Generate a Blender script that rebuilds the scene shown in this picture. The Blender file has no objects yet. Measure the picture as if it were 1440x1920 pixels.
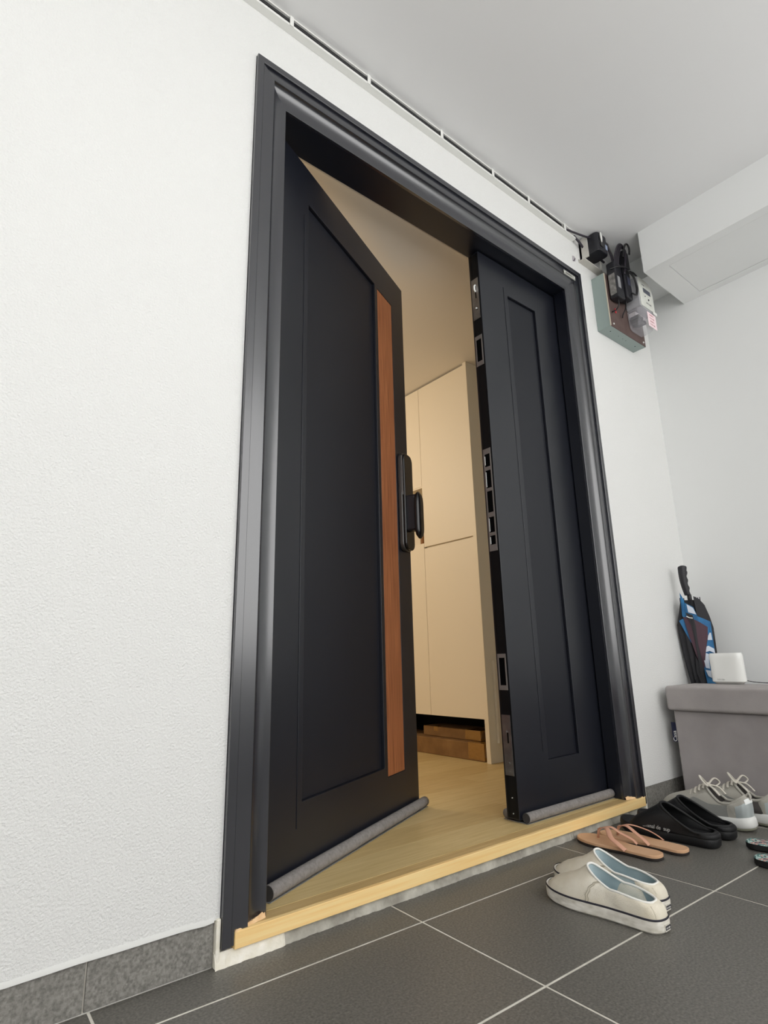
import bpy, bmesh, math, random
from mathutils import Vector, Matrix
random.seed(7)
S = bpy.context.scene
COL = S.collection
PI = math.pi

# ------------------------------------------------------------------ camera
def rodr(r):
    a = math.sqrt(sum(v*v for v in r)); k = [v/a for v in r]
    K = Matrix(((0, -k[2], k[1]), (k[2], 0, -k[0]), (-k[1], k[0], 0)))
    return Matrix.Identity(3) + math.sin(a)*K + (1-math.cos(a))*(K @ K)
B0 = Matrix(((1, 0, 0), (0, 0, -1), (0, 1, 0)))
R = rodr((-0.25003, -0.67399, 0.06299)) @ B0        # world -> (right, down, forward)
cam = bpy.data.cameras.new('camera')
cam.sensor_fit = 'HORIZONTAL'; cam.sensor_width = 36.0; cam.lens = 1070.05/1440*36
cam.clip_start = 0.02; cam.clip_end = 200
co = bpy.data.objects.new('camera', cam); COL.objects.link(co)
m = Matrix((tuple(R[0]), tuple(-R[1]), tuple(-R[2]))).transposed().to_4x4()
m.translation = Vector((-0.4963, -1.0993, 0.5209))
co.matrix_world = m
S.camera = co

# ------------------------------------------------------------------ world, lights, exposure
w = bpy.data.worlds.new('overcast_sky'); S.world = w; w.use_nodes = True
bg = w.node_tree.nodes['Background']
bg.inputs[0].default_value = (1.0, 0.995, 0.98, 1); bg.inputs[1].default_value = 2.75
S.view_settings.view_transform = 'Standard'; S.view_settings.look = 'None'
S.view_settings.gamma = 1.0; S.view_settings.use_curve_mapping = False
S.view_settings.exposure = 0.0

# warm lamp of the flat, deep inside the hall, behind the wall as seen from here
pl = bpy.data.lights.new('hall_lamp', 'POINT'); pl.energy = 26; pl.color = (1.0, 0.87, 0.70); pl.shadow_soft_size = 0.14
plo = bpy.data.objects.new('hall_lamp', pl); COL.objects.link(plo); plo.location = (0.35, 1.75, 1.72)

# ------------------------------------------------------------------ materials
def lin(c):
    out = []
    for v in c:
        v /= 255.0
        out.append(v/12.92 if v <= 0.04045 else ((v+0.055)/1.055)**2.4)
    return (*out, 1.0)
def mat(name, col, rough=0.6, metal=0.0, vary=None, vscale=8.0, bump=0.0, bscale=60.0, stretch=None,
        spec=0.5, coat=0.0, speck=None, trans=0.0, detail=4.0, alpha=1.0, emit=None):
    M = bpy.data.materials.new(name); M.use_nodes = True
    nt = M.node_tree; N = nt.nodes; L = nt.links
    b = N['Principled BSDF']
    b.inputs['Base Color'].default_value = lin(col); b.inputs['Roughness'].default_value = rough
    b.inputs['Metallic'].default_value = metal; b.inputs['Specular IOR Level'].default_value = spec
    b.inputs['Coat Weight'].default_value = coat
    b.inputs['Transmission Weight'].default_value = trans
    b.inputs['Alpha'].default_value = alpha
    if emit:
        b.inputs['Emission Color'].default_value = lin(emit[0]); b.inputs['Emission Strength'].default_value = emit[1]
    tc = N.new('ShaderNodeTexCoord'); mp = N.new('ShaderNodeMapping'); L.new(tc.outputs['Object'], mp.inputs[0])
    if stretch: mp.inputs['Scale'].default_value = stretch
    src = None
    if vary:
        n = N.new('ShaderNodeTexNoise'); n.inputs['Scale'].default_value = vscale; n.inputs['Detail'].default_value = detail
        L.new(mp.outputs[0], n.inputs[0])
        r = N.new('ShaderNodeValToRGB'); r.color_ramp.elements[0].position = 0.3; r.color_ramp.elements[1].position = 0.7
        r.color_ramp.elements[0].color = lin(vary); r.color_ramp.elements[1].color = lin(col)
        L.new(n.outputs[0], r.inputs[0]); src = r.outputs[0]
    if speck:
        n = N.new('ShaderNodeTexNoise'); n.inputs['Scale'].default_value = speck[1]; n.inputs['Detail'].default_value = 1
        L.new(tc.outputs['Object'], n.inputs[0])
        r = N.new('ShaderNodeValToRGB'); r.color_ramp.elements[0].position = speck[2]; r.color_ramp.elements[1].position = speck[2]+0.03
        r.color_ramp.elements[0].color = (0, 0, 0, 1); r.color_ramp.elements[1].color = (1, 1, 1, 1)
        mx = N.new('ShaderNodeMix'); mx.data_type = 'RGBA'
        L.new(n.outputs[0], r.inputs[0]); L.new(r.outputs[0], mx.inputs[0])
        if src: L.new(src, mx.inputs[6])
        else: mx.inputs[6].default_value = lin(col)
        mx.inputs[7].default_value = lin(speck[0]); src = mx.outputs[2]
    if src: L.new(src, b.inputs['Base Color'])
    if bump:
        n = N.new('ShaderNodeTexNoise'); n.inputs['Scale'].default_value = bscale; n.inputs['Detail'].default_value = 3
        L.new(tc.outputs['Object'], n.inputs[0])
        bp = N.new('ShaderNodeBump'); bp.inputs['Strength'].default_value = bump; bp.inputs['Distance'].default_value = 0.004
        L.new(n.outputs[0], bp.inputs['Height']); L.new(bp.outputs[0], b.inputs['Normal'])
    return M
def weave(M, scale, strength, dist=0.001):
    """fine diagonal weave relief"""
    nt = M.node_tree; N = nt.nodes; L = nt.links; b = N['Principled BSDF']
    tc = N.new('ShaderNodeTexCoord'); wv = N.new('ShaderNodeTexWave'); wv.bands_direction = 'DIAGONAL'
    wv.inputs['Scale'].default_value = scale; L.new(tc.outputs['Object'], wv.inputs[0])
    bp = N.new('ShaderNodeBump'); bp.inputs['Strength'].default_value = strength; bp.inputs['Distance'].default_value = dist
    L.new(wv.outputs[1], bp.inputs['Height']); L.new(bp.outputs[0], b.inputs['Normal'])
    return M

stucco = mat('textured_white_paint', (231, 231, 229), 0.75, bump=0.6, bscale=240)
plain_white = mat('smooth_white_paint', (236, 237, 236), 0.8, bump=0.05, bscale=60)
ceil_white = mat('ceiling_paint', (243, 243, 243), 0.9)
tile_m = mat('dark_porcelain_tile', (120, 117, 111), 0.42, vary=(82, 80, 75), vscale=230, detail=8, speck=((142, 138, 130), 420, 0.74), bump=0.12, bscale=300)
skirt_m = mat('grey_porcelain_skirting', (152, 149, 143), 0.55, vary=(106, 104, 99), vscale=210, detail=8, speck=((170, 167, 160), 420, 0.74), bump=0.12, bscale=300)
grout_m = mat('pale_grout', (236, 232, 222), 0.9, vary=(210, 205, 194), vscale=30)
mortar_m = mat('grey_mortar', (200, 197, 186), 0.95, vary=(150, 146, 136), vscale=26, bump=0.6, bscale=90)
putty_m = mat('white_putty', (252, 248, 238), 0.85, vary=(232, 226, 208), vscale=40, bump=0.5, bscale=120)
lam_m = mat('honey_laminate', (216, 192, 140), 0.42, vary=(200, 174, 118), vscale=9, stretch=(1.0, 14, 14), detail=6)
lam2_m = mat('honey_laminate_dark', (210, 184, 130), 0.42, vary=(192, 164, 108), vscale=9, stretch=(1.0, 14, 14), detail=6)
pine_m = mat('pine_wood', (255, 226, 164), 0.5, vary=(250, 208, 138), vscale=6, stretch=(0.8, 26, 26), detail=6)
raw_m = mat('raw_pine_putty', (246, 214, 170), 0.9, vary=(230, 188, 138), vscale=60, bump=0.6, bscale=140)
door_m = mat('black_blue_paint', (17, 20, 30), 0.36, spec=0.7, bump=0.03, bscale=900)
frame_m = mat('charcoal_frame_paint', (21, 23, 34), 0.24, spec=1.0)
frame_m.node_tree.nodes['Principled BSDF'].inputs['IOR'].default_value = 1.7
edge_m = mat('black_door_edge', (10, 11, 14), 0.55, spec=0.3)
panel_m = weave(mat('woven_black_panel', (15, 18, 28), 0.45, spec=0.5), 160, 0.12)
walnut_m = mat('reddish_walnut', (172, 108, 68), 0.45, vary=(124, 70, 40), vscale=5, stretch=(30, 30, 1.2), detail=7)
steel_m = mat('brushed_steel', (170, 168, 166), 0.38, metal=0.9, vary=(140, 138, 138), vscale=30)
dsteel_m = mat('dark_bronze_steel', (146, 140, 136), 0.4, metal=0.35)
hole_m = mat('dark_recess', (4, 4, 5), 0.9, spec=0.1)
gloss_black = mat('gloss_black_plastic', (12, 13, 16), 0.26, coat=0.2)
gun_m = mat('gunmetal_plastic', (84, 82, 80), 0.3, metal=0.6)
satin_black = mat('satin_black_plastic', (30, 30, 36), 0.42)
foam_m = mat('grey_foam_fabric', (150, 145, 142), 0.95, vary=(128, 124, 122), vscale=120, bump=0.5, bscale=500)
foamend_m = mat('dark_foam_end', (62, 60, 60), 0.95)
clearpl_m = mat('clear_seal_plastic', (150, 150, 148), 0.25, alpha=0.75)
cab_m = mat('cream_laminate', (234, 222, 200), 0.5)
cabside_m = mat('beige_cabinet_side', (230, 226, 212), 0.55)
dark_m = mat('dark_brown_core', (30, 24, 18), 0.9)  # dark brown cabinet interior, also the bed under the planks
card_m = mat('cardboard', (142, 106, 62), 0.8, vary=(120, 86, 46), vscale=14)
tape_m = mat('brown_tape', (150, 108, 50), 0.15, coat=0.6, bump=0.5, bscale=70)
otto_m = mat('grey_velvet', (166, 160, 159), 0.95, vary=(155, 149, 148), vscale=10, bump=0.25, bscale=600)
ottol_m = mat('grey_velvet_lid', (174, 168, 166), 0.95, vary=(163, 157, 155), vscale=10, bump=0.25, bscale=600)
navy_m = mat('navy_fabric', (28, 32, 58), 0.9)
white_m = mat('white_plastic', (236, 236, 232), 0.3)
glosswhite_m = mat('gloss_white_plastic', (240, 240, 236), 0.1, coat=0.6)
offw_m = mat('off_white_plastic', (214, 212, 204), 0.5, vary=(196, 192, 184), vscale=20)
canvas_m = mat('worn_white_canvas', (240, 234, 220), 0.95, vary=(216, 206, 184), vscale=14, bump=0.3, bscale=500)
rubber_m = mat('dirty_white_rubber', (246, 242, 234), 0.55, vary=(200, 194, 180), vscale=34, stretch=(1, 1, 3))
lining_m = mat('pale_blue_lining', (176, 192, 196), 0.95, vary=(150, 168, 174), vscale=20)
insole_m = mat('turquoise_insole', (96, 150, 164), 0.9, vary=(120, 150, 158), vscale=20)
binding_m = mat('white_binding', (240, 238, 232), 0.9)
seam_m = mat('stitching', (186, 178, 160), 0.9)
blackline_m = mat('navy_stripe', (34, 32, 44), 0.6)
knit_m = weave(mat('grey_knit', (190, 186, 176), 0.95), 260, 0.5)
knit2_m = mat('grey_suede', (148, 148, 144), 0.95, bump=0.2, bscale=400)
lace_m = mat('grey_laces', (216, 210, 198), 0.95, bump=0.3, bscale=500)
silver_m = mat('silver_overlay', (196, 204, 204), 0.28, metal=0.35)
reflect_m = mat('reflective_white', (250, 252, 250), 0.35)
midw_m = mat('white_foam_midsole', (228, 228, 224), 0.6)
outs_m = mat('olive_grey_outsole', (134, 134, 118), 0.8)
tan_m = mat('tan_footbed', (218, 176, 140), 0.7, vary=(208, 164, 126), vscale=20)
tanstrap_m = mat('rose_tan_strap', (212, 160, 134), 0.5)
darksole_m = mat('dark_outsole', (38, 30, 28), 0.8)
eva_m = mat('black_moulded_foam', (17, 17, 19), 0.6, bump=0.1, bscale=500)
print_m = None
metalbox_m = mat('grey_green_metal', (150, 164, 160), 0.5)
board_m = mat('brown_backing_board', (98, 80, 76), 0.7, vary=(84, 66, 62), vscale=20)
meter_m = mat('grey_meter_plastic', (184, 184, 188), 0.5)
meterf_m = mat('cream_meter_face', (226, 227, 220), 0.5, vary=(214, 216, 208), vscale=30)
lcd_m = mat('grey_lcd', (84, 88, 100), 0.2)
clear_m = mat('clear_plastic', (232, 230, 236), 0.15, alpha=0.26)
pink_m = mat('pink_paper', (250, 226, 230), 0.8)
red_m = mat('red_plastic', (210, 50, 62), 0.5)
cable_m = mat('black_cable', (16, 15, 18), 0.4)
purple_m = mat('purple_black_cable', (48, 42, 52), 0.45)
umbk_m = mat('black_umbrella_cloth', (40, 40, 44), 0.7)
umbm_m = mat('maroon_umbrella_cloth', (72, 44, 56), 0.55)
umbb_m = mat('blue_umbrella_cloth', (44, 124, 178), 0.6, vary=(30, 92, 140), vscale=20)
umbw_m = mat('white_print', (206, 214, 226), 0.7)
ink_m = mat('dark_ink', (70, 66, 72), 0.8)
def floral():
    M = bpy.data.materials.new('tropical_print'); M.use_nodes = True
    N = M.node_tree.nodes; L = M.node_tree.links; b = N['Principled BSDF']; b.inputs['Roughness'].default_value = 0.6
    tc = N.new('ShaderNodeTexCoord'); n = N.new('ShaderNodeTexNoise'); n.inputs['Scale'].default_value = 34; n.inputs['Detail'].default_value = 2; n.inputs['Distortion'].default_value = 1.5
    L.new(tc.outputs['Object'], n.inputs[0]); r = N.new('ShaderNodeValToRGB'); r.color_ramp.interpolation = 'CONSTANT'
    e = r.color_ramp.elements; e[0].position = 0; e[0].color = lin((60, 66, 72)); e[1].position = .40; e[1].color = lin((84, 128, 122))
    for p, c in ((.46, (186, 208, 204)), (.52, (110, 140, 136)), (.57, (226, 170, 156)), (.64, (70, 80, 96))):
        q = e.new(p); q.color = lin(c)
    L.new(n.outputs[0], r.inputs[0]); L.new(r.outputs[0], b.inputs['Base Color'])
    return M
print_m = floral()

# ------------------------------------------------------------------ object helpers
def tag(o, label=None, cat=None, group=None, kind=None):
    if label: o['label'] = label
    if cat: o['category'] = cat
    if group: o['group'] = group
    if kind: o['kind'] = kind
    return o
def empty(name, loc=(0, 0, 0), rz=0.0):
    o = bpy.data.objects.new(name, None); COL.objects.link(o); o.location = loc; o.rotation_euler = (0, 0, rz)
    return o
def obj(name, bm, m, parent=None, smooth=False, bevel=0.0, segs=2, solid=0.0, sub=0, loc=None, rot=None):
    if isinstance(bm, bmesh.types.BMesh):
        bmesh.ops.recalc_face_normals(bm, faces=bm.faces)
        me = bpy.data.meshes.new(name); bm.to_mesh(me); bm.free()
    else: me = bm
    o = bpy.data.objects.new(name, me); COL.objects.link(o)
    if isinstance(m, (list, tuple)):
        for x in m: me.materials.append(x)
    elif m and not me.materials: me.materials.append(m)
    if parent: o.parent = parent
    if loc: o.location = loc
    if rot: o.rotation_euler = rot
    if smooth: me.polygons.foreach_set('use_smooth', [True]*len(me.polygons))
    if solid:
        md = o.modifiers.new('solid', 'SOLIDIFY'); md.thickness = solid; md.offset = 0
    if sub:
        md = o.modifiers.new('sub', 'SUBSURF'); md.levels = md.render_levels = sub
    if bevel:
        md = o.modifiers.new('bevel', 'BEVEL'); md.width = bevel; md.segments = segs; md.limit_method = 'ANGLE'; md.angle_limit = math.radians(35)
        md.harden_normals = False
    return o
def box(bm, x0, x1, y0, y1, z0, z1):
    v = [bm.verts.new(p) for p in ((x0, y0, z0), (x1, y0, z0), (x1, y1, z0), (x0, y1, z0), (x0, y0, z1), (x1, y0, z1), (x1, y1, z1), (x0, y1, z1))]
    for f in ((0, 3, 2, 1), (4, 5, 6, 7), (0, 1, 5, 4), (1, 2, 6, 5), (2, 3, 7, 6), (3, 0, 4, 7)):
        bm.faces.new([v[i] for i in f])
    return bm
def bx(*a): return box(bmesh.new(), *a)
def loft(bm, loops, closed=True, cap0=False, cap1=False, mi=0):
    V = [[bm.verts.new(p) for p in l] for l in loops]
    n = len(V[0])
    for a, b in zip(V, V[1:]):
        for i in range(n if closed else n-1):
            j = (i+1) % n
            try: f = bm.faces.new((a[i], a[j], b[j], b[i])); f.material_index = mi
            except ValueError: pass
    if cap0: bm.faces.new(V[0])
    if cap1: bm.faces.new(V[-1])
    return V
def prism(bm, poly, axis, a, b):
    """extrude a 2-D polygon along an axis (0,1,2) between a and b"""
    def P(u, v, t):
        return ((t, u, v), (u, t, v), (u, v, t))[axis]
    loft(bm, [[P(u, v, a) for u, v in poly], [P(u, v, b) for u, v in poly]], True, True, True)
    return bm
def rrect(x0, x1, y0, y1, r, n=5):
    out = []
    for cx, cy, a0 in ((x1-r, y1-r, 0), (x0+r, y1-r, 90), (x0+r, y0+r, 180), (x1-r, y0+r, 270)):
        for k in range(n+1):
            a = math.radians(a0+90*k/n); out.append((cx+r*math.cos(a), cy+r*math.sin(a)))
    return out
def relief(W0, W1, H0, H1, T, rects):
    """slab in the (x,z) plane, front at y=0, back at y=T; rects = (x0,x1,z0,z1,depth) pressed into the front (depth<0 = proud)"""
    bm = bmesh.new()
    xs = sorted({W0, W1, *[r[0] for r in rects], *[r[1] for r in rects]})
    zs = sorted({H0, H1, *[r[2] for r in rects], *[r[3] for r in rects]})
    nx, nz = len(xs)-1, len(zs)-1
    D = [[0.0]*nz for _ in range(nx)]
    for i in range(nx):
        for j in range(nz):
            cx, cz = (xs[i]+xs[i+1])/2, (zs[j]+zs[j+1])/2
            for r in rects:
                if r[0] < cx < r[1] and r[2] < cz < r[3]: D[i][j] = r[4]
    cache = {}
    def v(x, y, z):
        k = (round(x, 5), round(y, 5), round(z, 5))
        if k not in cache: cache[k] = bm.verts.new((x, y, z))
        return cache[k]
    def q(*p):
        try: bm.faces.new([v(*a) for a in p])
        except ValueError: pass
    for i in range(nx):
        for j in range(nz):
            x0, x1, z0, z1, d = xs[i], xs[i+1], zs[j], zs[j+1], D[i][j]
            q((x0, d, z0), (x1, d, z0), (x1, d, z1), (x0, d, z1))
            q((x0, T, z0), (x0, T, z1), (x1, T, z1), (x1, T, z0))
            if i+1 < nx and D[i+1][j] != d: e = D[i+1][j]; q((x1, d, z0), (x1, e, z0), (x1, e, z1), (x1, d, z1))
            if j+1 < nz and D[i][j+1] != d: e = D[i][j+1]; q((x0, d, z1), (x1, d, z1), (x1, e, z1), (x0, e, z1))
            if i == 0: q((x0, d, z0), (x0, d, z1), (x0, T, z1), (x0, T, z0))
            if i == nx-1: q((x1, d, z0), (x1, T, z0), (x1, T, z1), (x1, d, z1))
            if j == 0: q((x0, d, z0), (x0, T, z0), (x1, T, z0), (x1, d, z0))
            if j == nz-1: q((x0, d, z1), (x1, d, z1), (x1, T, z1), (x0, T, z1))
    return bm
def catmull(P, n, closed=True):
    out = []; m_ = len(P); rng = m_ if closed else m_-1
    for i in range(rng):
        g = (lambda k: Vector(P[k % m_])) if closed else (lambda k: Vector(P[min(max(k, 0), m_-1)]))
        p0, p1, p2, p3 = g(i-1), g(i), g(i+1), g(i+2)
        for k in range(n):
            t = k/n
            out.append(0.5*((2*p1)+(p2-p0)*t+(2*p0-5*p1+4*p2-p3)*t*t+(3*p1-p0-3*p2+p3)*t**3))
    if not closed: out.append(Vector(P[-1]))
    return out
def tube(bm, P, r, n=8, closed=False, flat=1.0, r1=None, up=(0, 0, 1)):
    P = [Vector(p) for p in P]; m_ = len(P); loops = []
    u_prev = None
    for i, p in enumerate(P):
        if closed: t = P[(i+1) % m_]-P[i-1]
        else: t = P[min(i+1, m_-1)]-P[max(i-1, 0)]
        t.normalize()
        a = Vector(up) if u_prev is None else u_prev
        s = t.cross(a)
        if s.length < 1e-4: s = t.cross(Vector((1, 0.1, 0)))
        s.normalize(); u = s.cross(t).normalized(); u_prev = u
        rr = r if r1 is None else r+(r1-r)*i/(m_-1)
        loops.append([p+rr*(s*math.cos(2*PI*k/n)+u*flat*math.sin(2*PI*k/n)) for k in range(n)])
    if closed: loops.append(loops[0])
    V = loft(bm, loops, True, not closed, not closed)
    if closed: bmesh.ops.remove_doubles(bm, verts=bm.verts, dist=1e-6)
    return bm
def cyl(bm, c, axis, r, h, n=20, r2=None):
    r2 = r if r2 is None else r2
    A = {'x': Vector((1, 0, 0)), 'y': Vector((0, 1, 0)), 'z': Vector((0, 0, 1))}[axis]
    U = Vector((0, 0, 1)) if axis != 'z' else Vector((1, 0, 0)); W = A.cross(U)
    c = Vector(c)
    loft(bm, [[c+A*t+q_*(U*math.cos(2*PI*k/n)+W*math.sin(2*PI*k/n)) for k in range(n)] for t, q_ in ((0, r), (h, r2))], True, True, True)
    return bm
def text(name, body, size, m, parent, loc, rot, ext=0.0004, align='CENTER', sx=1.0):
    if body[0] == '#':        # print too small to read in the photograph: a row of worn glyph-like strokes
        n = int(body[1:]); bm = bmesh.new(); rnd = random.Random(n); x = -n*size*.3 if align == 'CENTER' else 0
        for i in range(n):
            w_ = size*rnd.uniform(.10, .16); h_ = size*.34*rnd.uniform(.75, 1)
            box(bm, x, x+w_, -h_, h_, -ext, ext); box(bm, x, x+size*.42, -h_*.2-w_*.4, -h_*.2+w_*.4, -ext, ext)
            if rnd.random() < .6: box(bm, x+size*.36, x+size*.36+w_, -h_, h_*rnd.uniform(-.1, 1), -ext, ext)
            x += size*.6
        return obj(name, bm, m, parent, loc=loc, rot=rot)
    c = bpy.data.curves.new(name, 'FONT'); c.body = body; c.size = size; c.extrude = ext
    c.align_x = align; c.align_y = 'CENTER'; c.materials.append(m)
    o = bpy.data.objects.new(name, c); COL.objects.link(o); o.location = loc; o.rotation_euler = rot; o.scale.x = sx
    bpy.context.view_layer.update()
    me = bpy.data.meshes.new_from_object(o.evaluated_get(bpy.context.evaluated_depsgraph_get()))
    mo = bpy.data.objects.new(name, me); COL.objects.link(mo); mo.location = loc; mo.rotation_euler = rot; mo.scale.x = sx
    if not me.materials: me.materials.append(m)
    bpy.data.objects.remove(o); bpy.data.curves.remove(c)
    if parent: mo.parent = parent
    return mo
def copy_tree(o, parent=None):
    c = o.copy(); COL.objects.link(c); c.parent = parent
    for ch in list(o.children): copy_tree(ch, c)
    return c

# ================================================================== setting
ZC = 2.284; XR = 2.075; W = 1.5; H = 2.09; WY = 0.008; BH = 0.0755
XL = -3.4; YB = -2.35; FI = 0.052
# outdoor floor: bed of grout with tiles
fl = tag(obj('floor', bx(XL, XR+.05, YB, 0.0295, -0.12, -0.0009), grout_m), 'dark grey tiled corridor floor with pale grout joints', 'floor', kind='structure')
gr = -0.0277; gl = math.hypot(1, gr); U = Vector((1/gl, gr/gl)); V = Vector((-gr/gl, 1/gl)); P0 = Vector((0.3895, -0.0985))
def clip(poly, f):
    out = []
    for i, p in enumerate(poly):
        q = poly[(i+1) % len(poly)]; a, b = f(p), f(q)
        if a >= 0: out.append(p)
        if (a >= 0) != (b >= 0): t = a/(a-b); out.append(p+(q-p)*t)
    return out
g2 = 0.0023
for j in range(-8, 2):
    for i in range(-7, 4):
        c = [P0+U*(0.6*(i+a))+V*(0.3065*(j+b)) for a, b in ((0, 0), (1, 0), (1, 1), (0, 1))]
        c = [c[0]+U*g2+V*g2, c[1]-U*g2+V*g2, c[2]-U*g2-V*g2, c[3]+U*g2-V*g2]
        for f in (lambda p: -p.y+0.0155, lambda p: XR-p.x, lambda p: p.x-XL, lambda p: p.y-YB):
            c = clip(c, f) if len(c) > 2 else c
        if len(c) < 3: continue
        bm = bmesh.new(); dz = random.uniform(-0.0002, 0.0002)
        loft(bm, [[(p.x, p.y, -0.0009) for p in c], [(p.x, p.y, dz) for p in c]], True, True, True)
        obj('tile', bm, tile_m, fl, bevel=0.0006, segs=1)
# front wall with the doorway
bm = bmesh.new()
box(bm, XL, -0.001, WY, 0.16, BH, ZC); box(bm, XL, -0.001, 0.018, 0.16, -0.05, BH)
box(bm, W+0.001, XR+.1, WY, 0.16, BH, ZC); box(bm, W+0.001, XR+.1, 0.018, 0.16, -0.05, BH)
box(bm, -0.001, W+0.001, WY, 0.16, H+0.001, ZC)
tag(obj('wall_front', bm, stucco), 'white stippled wall around the black double door', 'wall', kind='structure')
# plaster lip above skirting, uneven edge
bm = bmesh.new(); top = []; bot = []
x = XL
pts = []
while x < -0.012:
    pts.append((x, random.uniform(-0.0015, 0.0025))); x += random.uniform(0.02, 0.06)
pts.append((-0.012, 0))
L0 = [(x_, 0.0062, BH-0.002+d) for x_, d in pts]; L1 = [(x_, 0.0075, BH+0.006+d*1.5) for x_, d in pts]; L2 = [(x_, 0.012, BH+0.008) for x_, d in pts]; L3 = [(x_, 0.014, BH-0.002+d) for x_, d in pts]
loft(bm, [L0, L1, L2, L3], False)
tag(obj('trim_1', bm, mat('dull_plaster', (222, 222, 219), 0.85), smooth=True), 'uneven white plaster lip above the left skirting tiles', 'plaster', kind='structure')
# skirting tiles
sk = tag(obj('baseboard_left', bx(XL, -0.008, 0.0165, 0.02, 0.001, BH-.001), grout_m), 'grey skirting tiles along the wall left of the door', 'baseboard', kind='structure')
xe = -0.0095; x = -0.2169
obj('tile', bx(x+.0015, xe, 0.012, 0.0164, 0.003, BH-0.001), skirt_m, sk, bevel=0.0006, segs=1)
while x > XL:
    obj('tile', bx(max(XL, x-0.6)+.0015, x-.0015, 0.012, 0.0164, 0.003, BH-0.001), skirt_m, sk, bevel=0.0006, segs=1); x -= 0.6
sk = tag(obj('baseboard_right', bx(W+.012, XR, 0.0165, 0.02, 0.001, BH-.001), grout_m), 'dark skirting tiles between the door and the corner', 'baseboard', kind='structure')
obj('tile', bx(W+.013, 1.748, 0.012, 0.0164, 0.003, BH-.001), skirt_m, sk, bevel=0.0006, segs=1)
obj('tile', bx(1.751, XR-.001, 0.012, 0.0164, 0.003, BH-.001), skirt_m, sk, bevel=0.0006, segs=1)
tag(obj('wall_right', bx(XR, XR+0.12, YB, 0.01, -0.05, ZC), plain_white), 'smooth white side wall behind the grey ottoman', 'wall', kind='structure')
tag(obj('ceiling', bx(XL, XR+.12, YB, 0.16, ZC, ZC+0.1), ceil_white), 'light grey corridor ceiling above the door', 'ceiling', kind='structure')
tag(obj('wall_back', bx(XL, XR+.12, YB-0.12, YB, -0.05, 0.55), plain_white), 'low white corridor parapet opposite the door', 'wall', kind='structure')
tag(obj('wall_left_blocker', bx(-2.5, -2.4, YB, 0.16, -0.05, ZC), plain_white), 'unseen white wall added at the left to hold back daylight', 'wall', kind='structure')  # out of view, added to dim the left part of the front wall
# boxed-in beam with access hatch along the right wall
bm = bmesh.new()
X1, ZB, YE = 1.702, 2.085, -0.176
box(bm, X1, XR, YB, YE, ZB+0.004, ZC)
# underside skin with a hatch opening (recess shows as a joint)
ha = (1.745, 2.035, -1.02, -0.262)
for a in ((X1, ha[0], YB, YE), (ha[1], XR, YB, YE), (ha[0], ha[1], YB, ha[2]), (ha[0], ha[1], ha[3], YE)):
    box(bm, a[0], a[1], a[2], a[3], ZB, ZB+0.004)
beam = tag(obj('trim_2', bm, plain_white), 'white boxed-in beam with an access hatch along the right wall', 'beam', kind='structure')
obj('access_hatch', bx(ha[0]+.0025, ha[1]-.0025, ha[2]+.0025, ha[3]-.0025, ZB+0.0012, ZB+0.0038), plain_white, beam)
tag(obj('trim_3', bx(1.865, XR, YE, WY, 2.173, ZC), plain_white), 'narrower white downstand above the meter in the corner', 'beam', kind='structure')

# indoor shell
IN = 2.055
fi = tag(obj('floor_2', (lambda b: (box(b, 0.03, W-.03, 0.03, 0.17, -0.12, FI-0.010), box(b, -0.6, 2.3, 0.17, 3.2, -0.12, FI-0.010), b)[-1])(bmesh.new()), dark_m), 'honey laminate floor inside the open doorway', 'floor', kind='structure')
y = 0.040; k = 0
while y < 3.05:
    x = -0.6 + (0.47*k) % 1.2 - 1.2
    while x < 2.3:
        lo, hi = (0.031, W-.031) if y < 0.17 else (-0.6, 2.3)
        a, b = max(x, lo), min(x+1.2, hi)
        if b-a > 0.02:
            obj('plank', bx(a+.0004, b-.0004, y+.0004, y+.1246, FI-0.010, FI), lam_m if random.random() < .6 else lam2_m, fi)
        x += 1.2
    y += 0.125; k += 1
inner_m = mat('warm_white_indoor_paint', (236, 230, 220), 0.85)
tag(obj('ceiling_2', bx(-0.6, 2.3, 0.16, 3.2, IN, IN+0.08), inner_m), 'cream indoor ceiling seen through the open door', 'ceiling', kind='structure')
tag(obj('wall_inside', bx(2.2, 2.3, 0.16, 3.2, 0, IN), inner_m), 'indoor side wall behind the cream cabinet', 'wall', kind='structure')
tag(obj('wall_inside_left', bx(-0.7, -0.6, 0.16, 3.2, 0, IN), inner_m), 'indoor wall hidden behind the open leaf', 'wall', kind='structure')
tag(obj('wall_inside_back', bx(-0.6, 2.3, 3.1, 3.2, 0, IN), inner_m), 'indoor wall at the end of the hall', 'wall', kind='structure')
tag(obj('wall_inside_front', (lambda b: (box(b, -0.6, 0.04, 0.16, 0.17, 0, IN), box(b, 1.46, 2.3, 0.16, 0.17, 0, IN), box(b, 0.04, 1.46, 0.16, 0.17, 2.03, IN), b)[-1])(bmesh.new()), inner_m), 'indoor face of the front wall around the doorway', 'wall', kind='structure')

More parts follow.
